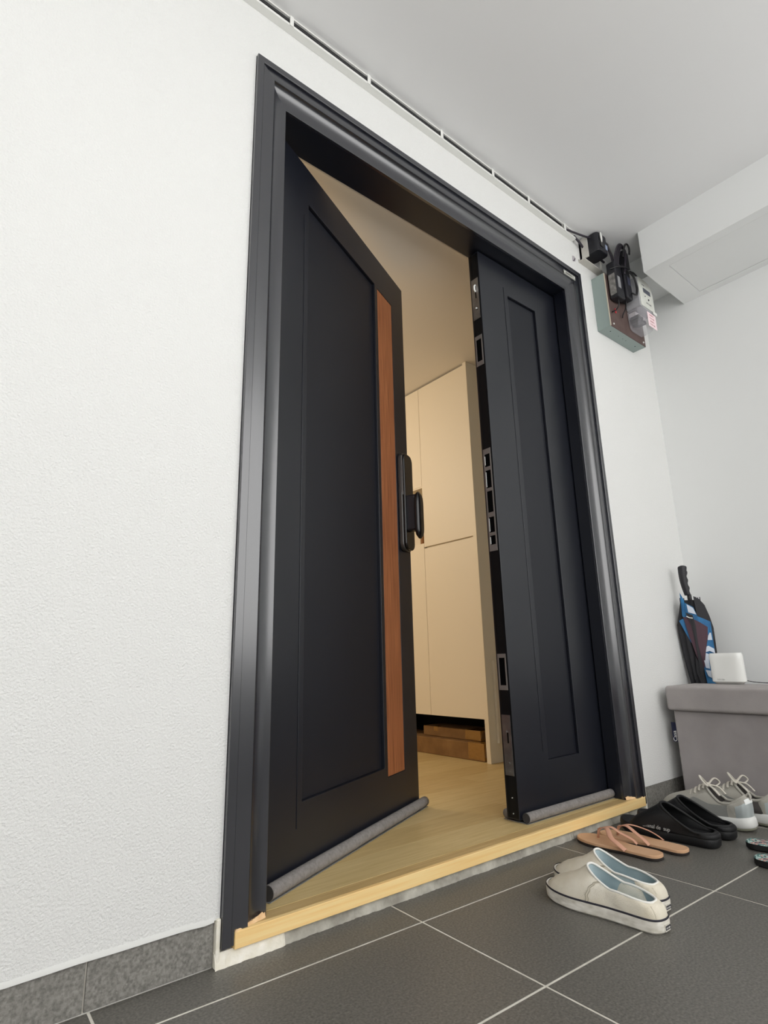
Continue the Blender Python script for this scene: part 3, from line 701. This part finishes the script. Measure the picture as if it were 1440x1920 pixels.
# router
rt = tag(empty('wifi_router', (1.898, -0.170, 0.4008)), 'glossy white rounded wifi router on the ottoman', 'router')
loops = []
for i in range(13):
    t = i/12; z = .112*t; k_ = 1.0-.05*t; e_ = .012*(1-min(1, t/.08))**2+.003*max(0, (t-.96)/.04)
    lp = []
    for k in range(36):
        a = 2*PI*k/36; c, s_ = math.cos(a), math.sin(a)
        px_ = (.0245*k_-e_)*math.copysign(abs(c)**.75, c); py_ = (.0575*(1+.0*t)-e_)*math.copysign(abs(s_)**.42, s_)
        lp.append((px_, py_, z))
    loops.append(lp)
obj('router_shell', (lambda b: (loft(b, loops, True, True, True), b)[-1])(bmesh.new()), glosswhite_m, rt, smooth=True).modifiers.new('es', 'EDGE_SPLIT').split_angle = math.radians(50)
text('logo', '#5', .009, mat('pale_grey_print', (196, 196, 192), .5), rt, (-.0252, .018, .017), (PI/2, 0, -PI/2), .0003)
obj('power_cord', tube(bmesh.new(), catmull([(.02, -.05, .012), (.030, -.080, .006), (.024, -.15, .0035), (.028, -.30, .0035), (.02, -.5, .0035)], 6, False), .0015, 6), cable_m, rt, smooth=True)

# umbrella, handle up, standing in the gap behind the ottoman
um = tag(empty('folded_umbrella', (2.012, -0.050, 0.002)), 'half-furled blue, maroon and black umbrella standing handle-up in the corner', 'umbrella')
ax = Vector((-.088, .000, 1.0)).normalized()
def ua(z): return ax*(z/ax.z)
obj('shaft', tube(bmesh.new(), [ua(.02), ua(.80)], .005, 10), cable_m, um, smooth=True)
obj('ferrule', tube(bmesh.new(), [ua(.0), ua(.05)], .003, 8, r1=.006), steel_m, um, smooth=True)
A = math.radians(222)                                   # faces the doorway
nA = Vector((math.cos(A), math.sin(A), 0)); tA = Vector((-math.sin(A), math.cos(A), 0))
hl = []
for i in range(37):
    t = i/36; z = .742+.122*t
    rr = .0118+.0058*t**.8
    if t > .93: rr *= math.sqrt(max(.05, 1-((t-.93)/.075)**2))
    c = ua(z)-tA*(.004+.010*math.sin(t*PI)*.5)+Vector((0, 0, 0))
    row = []
    for k in range(18):
        a = 2*PI*k/18
        ridge = .0022*math.cos(t*PI*2*4.0)*max(0, math.cos(a))*(1 if .08 < t < .85 else 0)
        row.append(c+tA*((rr+ridge)*math.cos(a))+nA*(rr*.9*math.sin(a)))
    hl.append(row)
bm = bmesh.new(); loft(bm, hl, True, True, True); obj('handle', bm, satin_black, um, smooth=True)
obj('runner', cyl(bmesh.new(), ua(.705), 'z', .0085, .040, 14), cable_m, um, smooth=False)
def cone(rf, z0, z1, n=56, m_=14, folds=8, depth=.2):
    out = []
    for i in range(m_+1):
        t = i/m_; z = z0+(z1-z0)*t; r_ = rf(t); row = []
        for k in range(n+1):
            a = 2*PI*k/n; rr = r_*(1+depth*math.sin(folds*a+t*2.2))
            row.append(ua(z)+tA*(rr*1.05*math.cos(a))+nA*(rr*.50*math.sin(a)))
        out.append(row)
    return out
rf = lambda t: .004+.048*math.sin(min(1, t*1.05)*PI*.58)**1.1*(1 if t < .86 else 1-(t-.86)*3.2)
bm = bmesh.new(); loft(bm, cone(rf, .04, .722), False); obj('canopy', bm, umbk_m, um, smooth=True, solid=.0008)
def gore(name, mm, pts, r0, curl=.30):
    """cloth flap: pts = (across, height); lies over the furled canopy and folds back at its sides"""
    bm = bmesh.new(); top = []; 
    for u_, h_ in pts:
        d_ = r0-abs(u_)*curl+.0016*math.sin(h_*70+u_*90)
        top.append(ua(h_)+tA*u_+nA*d_)
    cu = sum(p[0] for p in pts)/len(pts); ch = sum(p[1] for p in pts)/len(pts)
    f = bm.faces.new([bm.verts.new(p) for p in top])
    bmesh.ops.triangulate(bm, faces=[f])
    return obj(name, bm, mm, um, solid=.0012)
k0 = .036
gore('black_gore', umbk_m, [(.004, .735), (.026, .724), (.044, .700), (.056, .655), (.064, .610), (.056, .560), (.054, .46), (.036, .36), (.022, .36), (.030, .50), (.045, .63), (.004, .655)], k0-.002)
gore('blue_spike', umbb_m, [(-.040, .752), (-.031, .725), (-.028, .68), (-.024, .64), (-.040, .640), (-.046, .66), (-.040, .70)], k0-.002)
gore('blue_gore', umbb_m, [(-.030, .710), (-.004, .692), (.004, .655), (.030, .645), (.055, .633), (.044, .600), (.046, .50), (.040, .36), (-.006, .36), (-.008, .50), (-.020, .60), (-.034, .66)], k0+.001)
gore('blue_gore', umbb_m, [(-.062, .640), (-.044, .650), (-.030, .60), (-.024, .54), (-.034, .555), (-.046, .59)], k0+.001)
gore('maroon_gore', umbm_m, [(-.046, .655), (-.020, .650), (.010, .630), (.036, .612), (.030, .575), (.010, .52), (-.006, .460), (-.014, .445), (-.026, .50), (-.038, .58)], k0+.005)
gore('black_fold', umbk_m, [(-.036, .672), (-.014, .660), (-.010, .62), (-.014, .54), (-.010, .45), (-.026, .42), (-.022, .52), (-.024, .62)], k0+.0075)
gore('black_fold', umbk_m, [(-.030, .50), (-.012, .44), (-.008, .36), (-.020, .36), (-.036, .44)], k0+.0035)
gore('white_print', umbw_m, [(-.026, .704), (-.006, .688), (.000, .662), (-.026, .672)], k0+.0035)
gore('white_print', umbw_m, [(.028, .572), (.038, .573), (.040, .590), (.045, .590), (.046, .562), (.028, .562)], k0+.0035)
for P_ in ([(.004, .530), (.024, .540), (.046, .528), (.046, .510), (.026, .520), (.010, .516)], [(-.004, .508), (.010, .512), (.026, .505), (.016, .485), (.012, .460), (.012, .452), (-.002, .456), (-.004, .48)],
           [(-.004, .448), (.010, .446), (.044, .434), (.044, .408), (.024, .412), (.002, .424)]):
    gore('white_print', umbw_m, P_, k0+.0035)
obj('velcro_edge', tube(bmesh.new(), [ua(.652)+nA*(k0+.010)+tA*u_+Vector((0, 0, d_)) for u_, d_ in ((-.040, .004), (-.030, -.002), (-.018, -.004))], .0018, 6), white_m, um)
for a in range(8):
    an = 2*PI*a/8+.3; c = ua(.705)+tA*(.038*math.cos(an))+nA*(.018*math.sin(an))
    obj('rib_tip', tube(bmesh.new(), [c, c+Vector((.001, .0, .028))], .0018, 6), cable_m, um)

# ================================================================== footwear
def outline(L, Wd, side, n=8, fl=0.0):
    """closed plan of a shoe, heel at y=0, toe at y=L; side=+1: big toe towards +x"""
    lat = [(.036, .012, 0), (.059, .048, 0), (.069, .11, 0), (.072, .25, 0), (.078, .40, 0), (.092, .55, 0), (.100, .70, 0), (.085, .86, 0), (.045, .965, 0)]
    med = [(.036, .012, 0), (.059, .048, 0), (.068, .11, 0), (.062, .25, 0), (.062, .40, 0), (.080, .55, 0), (.098, .70, 0), (.098, .84, 0), (.075, .94, 0)]
    k = Wd/.2
    P = [(0, 0, 0)]+[(x_*k, y_*L, 0) for x_, y_, _ in med]+[(.018*k, L, 0)]+[(-x_*k, y_*L, 0) for x_, y_, _ in reversed(lat)]
    P = [(x_*side, y_, 0) for x_, y_, _ in P]
    if side < 0: P = [P[0]]+P[:0:-1]
    return catmull(P, n)
def shift(loop, z, k=1.0, cy=None, zf=None):
    cx = sum(p.x for p in loop)/len(loop); cyy = sum(p.y for p in loop)/len(loop) if cy is None else cy
    return [Vector((cx+(p.x-cx)*k, cyy+(p.y-cyy)*k, z+(zf(p) if zf else 0))) for p in loop]
def inset(loop, d, z, zf=None):
    n = len(loop); out = []
    for i, p in enumerate(loop):
        t = (loop[(i+1) % n]-loop[i-1]); t.z = 0; t.normalize(); nn = Vector((-t.y, t.x, 0))
        out.append(Vector((p.x+nn.x*d, p.y+nn.y*d, z+(zf(p) if zf else 0))))
    return out
def orient(loop):
    """counter-clockwise so that inset(+) goes inwards"""
    a = sum(loop[i].x*loop[(i+1) % len(loop)].y-loop[(i+1) % len(loop)].x*loop[i].y for i in range(len(loop)))
    return loop if a > 0 else [loop[0]]+loop[:0:-1]
def collar(base, L, y0, y1, hw, zfun, cx=0.0):
    """opening loop matched point by point to the base loop"""
    out = []; n = len(base)
    for p in base:
        t = min(1, max(0, p.y/L)); yc = y0+(y1-y0)*(0.5-0.5*math.cos(PI*t))
        s_ = (yc-y0)/(y1-y0); half = hw*math.sqrt(max(0, 1-(2*s_-1)**2))**.8
        sx = p.x/(Wref(p, base)+1e-9); sx = max(-1, min(1, sx))
        out.append([p, yc, half, sx])
    return out
def Wref(p, base): return max(abs(q_.x) for q_ in base if abs(q_.y-p.y) < .02)
def shoe_upper(base, L, y0, y1, hw, zc, nl=9, zb=.026, pw=1.7, px=1.25, bulge=.0, offx=0.0, toe_h=.34):
    """loops from the feather line up to the opening; zc(s) gives the opening height, s=0 heel .. 1 throat"""
    n = len(base); cl = []
    # arc-length style angle: heel index 0, toe index it
    it = max(range(n), key=lambda i: base[i].y)
    for i, p in enumerate(base):
        if i <= it: a = -PI/2+PI*(i/it)
        else: a = PI/2+PI*((i-it)/(n-it))
        # i<=it runs up one side of the shoe
        s_ = (math.sin(a)+1)/2
        side = 1 if i <= it else -1
        sg = 1 if base[it//2].x > base[(it+n)//2 % n].x else -1
        c_ = abs(math.cos(a))**.7
        cl.append(Vector((offx+side*sg*hw*c_*(1-.12*s_), y0+(y1-y0)*s_, zc(s_))))
    loops = []
    for k in range(nl+1):
        t = k/nl; ex = t**px; row = []
        for b, c in zip(base, cl):
            f = max(0.0, min(1.0, (b.y/L-.62)/.3)); f = f*f*(3-2*f)      # 1 at the toe, 0 along the sides
            ez = (1-f)*(1-(1-t)**pw)+f*(toe_h*(1-(1-t)**5)+(1-toe_h)*t**2.0)
            v = b.lerp(c, ex); v.z = zb+(c.z-zb)*ez
            out = Vector((b.x-c.x, b.y-c.y, 0)); 
            if out.length > 0: v += out.normalized()*bulge*math.sin(PI*t)
            row.append(v)
        loops.append(row)
    return loops, cl
def slip_on(loc, rz, side, label):
    e = tag(empty('slip_on_shoe', loc, rz), label, 'shoe', 'worn white slip-on shoes')
    L = .268; O = orient(outline(L, .094, side))
    lift = lambda p: .004*max(0, (p.y/L-.75)/.25)**2
    bm = bmesh.new(); loft(bm, [inset(O, .004, .0004, lift), inset(O, 0, .004, lift), inset(O, -.0008, .016, lift), inset(O, .0002, .0245, lift)], True, True, False)
    loft(bm, [inset(O, .0002, .0245, lift), inset(O, .004, .0245, lift)])
    obj('sole', bm, rubber_m, e, smooth=True).modifiers.new('es', 'EDGE_SPLIT').split_angle = math.radians(40)
    bm = bmesh.new(); loft(bm, [inset(O, -.0006, .0228, lift), inset(O, -.0012, .0243, lift), inset(O, .0006, .0262, lift)])
    obj('foxing_stripe', bm, blackline_m, e, smooth=True)
    base = inset(O, .0025, .0245, lift)
    zc = lambda s_: .050+.004*math.sin(s_*PI)+.036*max(0, (s_-.55)/.45)**1.3-.002*math.cos(s_*PI*2)
    loops, cl = shoe_upper(base, L, .020, .158, .030, zc, 10, .0245, 1.7, 1.1, .003, toe_h=.30)
    bm = bmesh.new(); loft(bm, loops)
    # slight crumple of the canvas
    for v in bm.verts:
        if v.co.z > .03:
            f_ = (math.sin(v.co.y*160+v.co.x*70)*math.sin(v.co.x*180+1.3)+math.sin(v.co.y*90-v.co.x*120))*.0007
            v.co.x += f_; v.co.z += f_*1.2
    obj('canvas_upper', bm, canvas_m, e, smooth=True)
    rim = [v.copy() for v in cl]
    bm = bmesh.new(); inner = [[p.copy() for p in cl]]
    ctr = Vector((0, .09, 0))
    for k, zz in ((.94, .8), (.98, .45), (1.02, .12)):
        inner.append([Vector((p.x*k*1.12, ctr.y+(p.y-ctr.y)*k*1.06, .018+(p.z-.018)*zz)) for p in cl])
    loft(bm, inner); obj('lining', bm, lining_m, e, smooth=True)
    obj('insole', (lambda b: (b.faces.new([b.verts.new((p.x, p.y, .0235)) for p in inner[-1]]), b)[-1])(bmesh.new()), insole_m, e)
    obj('collar_binding', tube(bmesh.new(), rim, .0024, 8, closed=True), binding_m, e, smooth=True)
    # side gore seams: follow the surface
    n = len(base); it = max(range(n), key=lambda i: base[i].y)
    for idx, dirn in ((int(it*.64), 1), (n-int((n-it)*.64), -1)):
        for dd in (0, 1):
            P = [loops[k][(idx+dirn*(int((10-k)*.35)*-1+dd)) % n]*1.0+Vector((0, 0, .0008)) for k in range(0, 11)]
            cen = Vector((0, P[0].y, P[0].z))
            P = [p+Vector((math.copysign(.0009, p.x), 0, 0)) for p in P]
            obj('seam', tube(bmesh.new(), P, .0007, 5), seam_m, e)
    # heel label and counter patch
    P = [loops[k][i % n]+Vector((0, -.0012, .0004)) for k in (0,) for i in range(-6, 7)]
    bm = bmesh.new(); loft(bm, [[loops[k][i % n]+(loops[k][i % n]-Vector((0, .10, loops[k][i % n].z))).normalized()*.0009 for i in range(-12, 13)] for k in range(0, 8)], False)
    obj('heel_patch', bm, canvas_m, e, smooth=True)
    hl_ = obj('heel_label', bx(-.0095, .0095, -.0015, .003, .004, .0175), rubber_m, e, bevel=.001)
    obj('label_band', bx(-.0088, .0088, -.0021, -.0012, .0072, .0140), blackline_m, hl_)
    text('lettering', '#5', .0052, binding_m, hl_, (0, -.0023, .0106), (PI/2, 0, 0), .0001)
    return e
slip_on((.705, -.449, 0), math.radians(0.5), 1, 'worn white canvas slip-on nearest the camera, left of its pair')
slip_on((.795, -.407, 0), math.radians(-1.0), -1, 'worn white canvas slip-on half hidden behind its partner')

def sandal(loc, rz, side, label):
    e = tag(empty('flip_flop', loc, rz), label, 'sandal', 'tan flip-flops by the threshold')
    L = .248; O = orient(outline(L, .082, side))
    bm = bmesh.new(); loft(bm, [inset(O, .002, .0004), inset(O, 0, .002), inset(O, 0, .0070)], True, True, True); obj('outsole', bm, darksole_m, e, smooth=False)
    bm = bmesh.new(); loft(bm, [inset(O, .0002, .0071), inset(O, .0002, .0125), inset(O, .0016, .0140)], True, False, True); obj('footbed', bm, tan_m, e)
    tp = Vector((side*.012, .190, .014))
    obj('toe_post', tube(bmesh.new(), [tp, tp+Vector((0, -.003, .018)), tp+Vector((0, -.010, .026))], .0035, 8), tanstrap_m, e, smooth=True)
    for sx, yy, hh in ((side*.034, .086, .030), (-side*.033, .080, .030)):
        c = tp+Vector((0, -.010, .025))
        P = catmull([tuple(c+Vector((0, .004, -.001))), tuple(c+Vector((sx*.28-0.0, -.026, .007))), (sx*.80, .125, .034), (sx*1.02, .100, .024), (sx*1.06, yy, .0135)], 7, False)
        obj('strap', tube(bmesh.new(), P, .0072, 10, flat=.22), tanstrap_m, e, smooth=True)
    return e
sandal((1.086, -.252, 0), math.radians(-1), 1, 'tan flip-flop nearest the pine threshold, left of its pair')
sandal((1.176, -.278, 0), math.radians(1), -1, 'tan flip-flop between its partner and the black slide')

def slide(loc, rz, side, label, txt):
    e = tag(empty('slide_sandal', loc, rz), label, 'slide', 'black moulded slides by the door')
    L = .285; O = orient(outline(L, .100, side))
    toe = lambda p: .006*max(0, (p.y/L-.8)/.2)**2
    bm = bmesh.new(); loft(bm, [inset(O, .005, .0004, toe), inset(O, 0, .006, toe), inset(O, -.0015, .018, toe), inset(O, .001, .028, toe), inset(O, .006, .029, toe), inset(O, .012, .022, toe)], True, True, True)
    obj('footbed', bm, eva_m, e, smooth=True)
    base = [Vector((p.x, min(p.y, L*.80+(p.y-L*.80)*.35), .024)) for p in inset(O, .0005, .024)]
    zc = lambda s_: .036+.056*max(0, (s_-.25)/.75)**1.2
    loops, cl = shoe_upper(base, L, .010, .150, .040, zc, 10, .024, 1.8, 1.1, .004)
    bm = bmesh.new(); loft(bm, loops); obj('upper_band', bm, eva_m, e, smooth=True, solid=.003)
    obj('rim', tube(bmesh.new(), cl, .0036, 8, closed=True), eva_m, e, smooth=True)
    if txt:
        text('lettering', txt, .0145, mat('grey_lettering', (176, 176, 174), .6), e, (-.0490, .150, .0335), (math.radians(72), 0, -PI/2), .0003, sx=.95)
    return e
slide((1.292, -.312, 0), math.radians(0), 1, 'black moulded slide with pale lettering, beside the tan flip-flops', 'uminal de  sup')
slide((1.398, -.312, 0), math.radians(-1), -1, 'plain black moulded slide in front of the grey trainers', None)

def runner(loc, rz, side, label):
    e = tag(empty('running_shoe', loc, rz), label, 'shoe', 'grey running shoes by the ottoman')
    L = .285; O = orient(outline(L, .094, side)); n = len(O)
    lift = lambda p: .010*max(0, (p.y/L-.72)/.28)**2+.004*max(0, (.12-p.y/L)/.12)
    hz_ = lambda p: .010*max(0, 1-p.y/L/.6)
    bm = bmesh.new(); loft(bm, [inset(O, .006, .0004, lift), inset(O, .001, .004, lift), inset(O, .0005, .009, lift)], True, True, False); obj('outsole', bm, outs_m, e, smooth=False)
    z2 = lambda p: lift(p)+hz_(p)
    bm = bmesh.new(); loft(bm, [inset(O, .0006, .0088, lift), inset(O, -.0035, .014, lift), inset(O, -.001, .022, z2), inset(O, .003, .028, z2), inset(O, .006, .028, z2)]); obj('midsole', bm, midw_m, e, smooth=True)
    base = inset(O, .004, .026, z2)
    zc = lambda s_: .086+.010*max(0, .3-s_)/.3-.016*math.sin(s_*PI)+.026*max(0, (s_-.6)/.4)
    loops, cl = shoe_upper(base, L, .016, .128, .028, zc, 12, .026, 1.9, 1.15, .005, toe_h=.42)
    for k, row in enumerate(loops):
        for i, v in enumerate(row): v.z += (z2(base[i]))*(1-k/12)
    bm = bmesh.new(); loft(bm, loops); obj('knit_upper', bm, knit_m, e, smooth=True)
    def off(v, d):
        o_ = Vector((v.x, (v.y-.12)*.3, .02)).normalized(); return v+o_*d
    bm = bmesh.new(); loft(bm, [[off(loops[k][i % n], .0012) for i in range(-26, 27)] for k in range(0, 7)], False); obj('heel_overlay', bm, silver_m, e, smooth=True)
    bm = bmesh.new(); loft(bm, [[off(loops[k][i % n], .0022) for i in range(-13, 14)] for k in range(5, 9)], False); obj('reflective_patch', bm, reflect_m, e, smooth=True)
    for rng in ((29, 57), (-57, -29)):
        bm = bmesh.new(); loft(bm, [[off(loops[k][i % n], .0011) for i in range(rng[0], rng[1])] for k in range(0, 8)], False); obj('suede_panel', bm, knit2_m, e, smooth=True)
    # collar and lining
    obj('collar', tube(bmesh.new(), cl, .0042, 8, closed=True), knit_m, e, smooth=True)
    bm = bmesh.new(); loft(bm, [[p.copy() for p in cl], [Vector((p.x*1.12, p.y, p.z*.7)) for p in cl], [Vector((p.x*1.1, p.y, .034)) for p in cl]], True, False, True); obj('lining', bm, mat('dark_grey_lining', (92, 88, 86), .95), e, smooth=True)
    bm = bmesh.new(); loft(bm, [[Vector((a, .180+b*.0, .066)) for a, b in ((-.016, 0), (0, 0), (.016, 0))], [Vector((-.019, .150, .086)), Vector((0, .150, .091)), Vector((.019, .150, .086))], [Vector((-.020, .118, .106)), Vector((0, .116, .112)), Vector((.020, .118, .106))]], False)
    obj('tongue', bm, knit_m, e, smooth=True, solid=.006, sub=2)
    obj('heel_tab', tube(bmesh.new(), catmull([(0, .010, .080), (0, .002, .094), (0, .006, .104), (0, .014, .094)], 5, False), .006, 8, flat=.5), knit_m, e, smooth=True)
    for k in range(5):
        y_ = .128+k*.014; z_ = .116-k*.0088
        obj('lace', tube(bmesh.new(), catmull([(-.024, y_, z_-.012), (-.010, y_+.002, z_), (.010, y_+.004, z_), (.024, y_+.006, z_-.012)], 5, False), .0040, 8, flat=.5), lace_m, e, smooth=True)
    c = Vector((0, .122, .112))
    for P in ([(0, 0, 0), (-.018, .012, .026), (-.030, .004, .020), (-.022, -.006, .002), (0, 0, 0)], [(0, 0, 0), (.020, -.012, .018), (.032, -.022, .006), (.018, -.014, -.004), (0, 0, 0)],
              [(0, 0, 0), (-.012, -.020, -.006), (-.022, -.042, -.022)], [(0, 0, 0), (.010, -.026, -.004), (.006, -.048, -.022)]):
        obj('lace', tube(bmesh.new(), catmull([tuple(c+Vector(p)) for p in P], 6, False), .0042, 8, flat=.55), lace_m, e, smooth=True)
    obj('lace_knot', tube(bmesh.new(), [c+Vector((-.007, 0, 0)), c+Vector((.007, .001, .001))], .006, 8), lace_m, e, smooth=True)
    # round emblem on the outer side
    em = obj('emblem', (lambda b: (tube(b, [(0, .008*math.cos(a), .008*math.sin(a)) for a in [2*PI*k/20 for k in range(20)]], .0008, 5, closed=True, up=(1, 0, 0)), tube(b, [(0, .0045*math.cos(a), .0045*math.sin(a)) for a in [2*PI*k/16 for k in range(16)]], .0007, 5, closed=True, up=(1, 0, 0)), b)[-1])(bmesh.new()), binding_m, e, loc=(-.0445, .178, .052), rot=(0, math.radians(22), math.radians(-3)))
    return e
runner((1.520, -.322, 0), math.radians(-2), 1, 'grey knit running shoe with silver heel, just behind the black slides')
runner((1.624, -.366, 0), math.radians(-2), -1, 'grey knit running shoe nearest the ottoman')

def printed(loc, rz, side, label):
    e = tag(empty('flip_flop', loc, rz), label, 'sandal', 'tropical print flip-flops at the right')
    L = .25; O = orient(outline(L, .092, side))
    bm = bmesh.new(); loft(bm, [inset(O, .004, .0004), inset(O, 0, .004), inset(O, 0, .0165)], True, True, False); obj('outsole', bm, eva_m, e)
    bm = bmesh.new(); loft(bm, [inset(O, 0, .0166), inset(O, .0015, .0178)], True, False, True); obj('printed_footbed', bm, print_m, e)
    tp = Vector((side*.010, .195, .018))
    for sx in (.036, -.036):
        P = catmull([tuple(tp), tuple(tp+Vector((0, -.008, .020))), (sx*.8, .135, .036), (sx*1.05, .09, .018)], 7, False)
        obj('strap', tube(bmesh.new(), P, .005, 8, flat=.5), eva_m, e, smooth=True)
    return e
printed((1.365, -.352, 0), math.radians(182), 1, 'tropical print flip-flop behind its partner at the right edge')
printed((1.243, -.415, 0), math.radians(179), -1, 'tropical print flip-flop lower of the pair at the right edge')
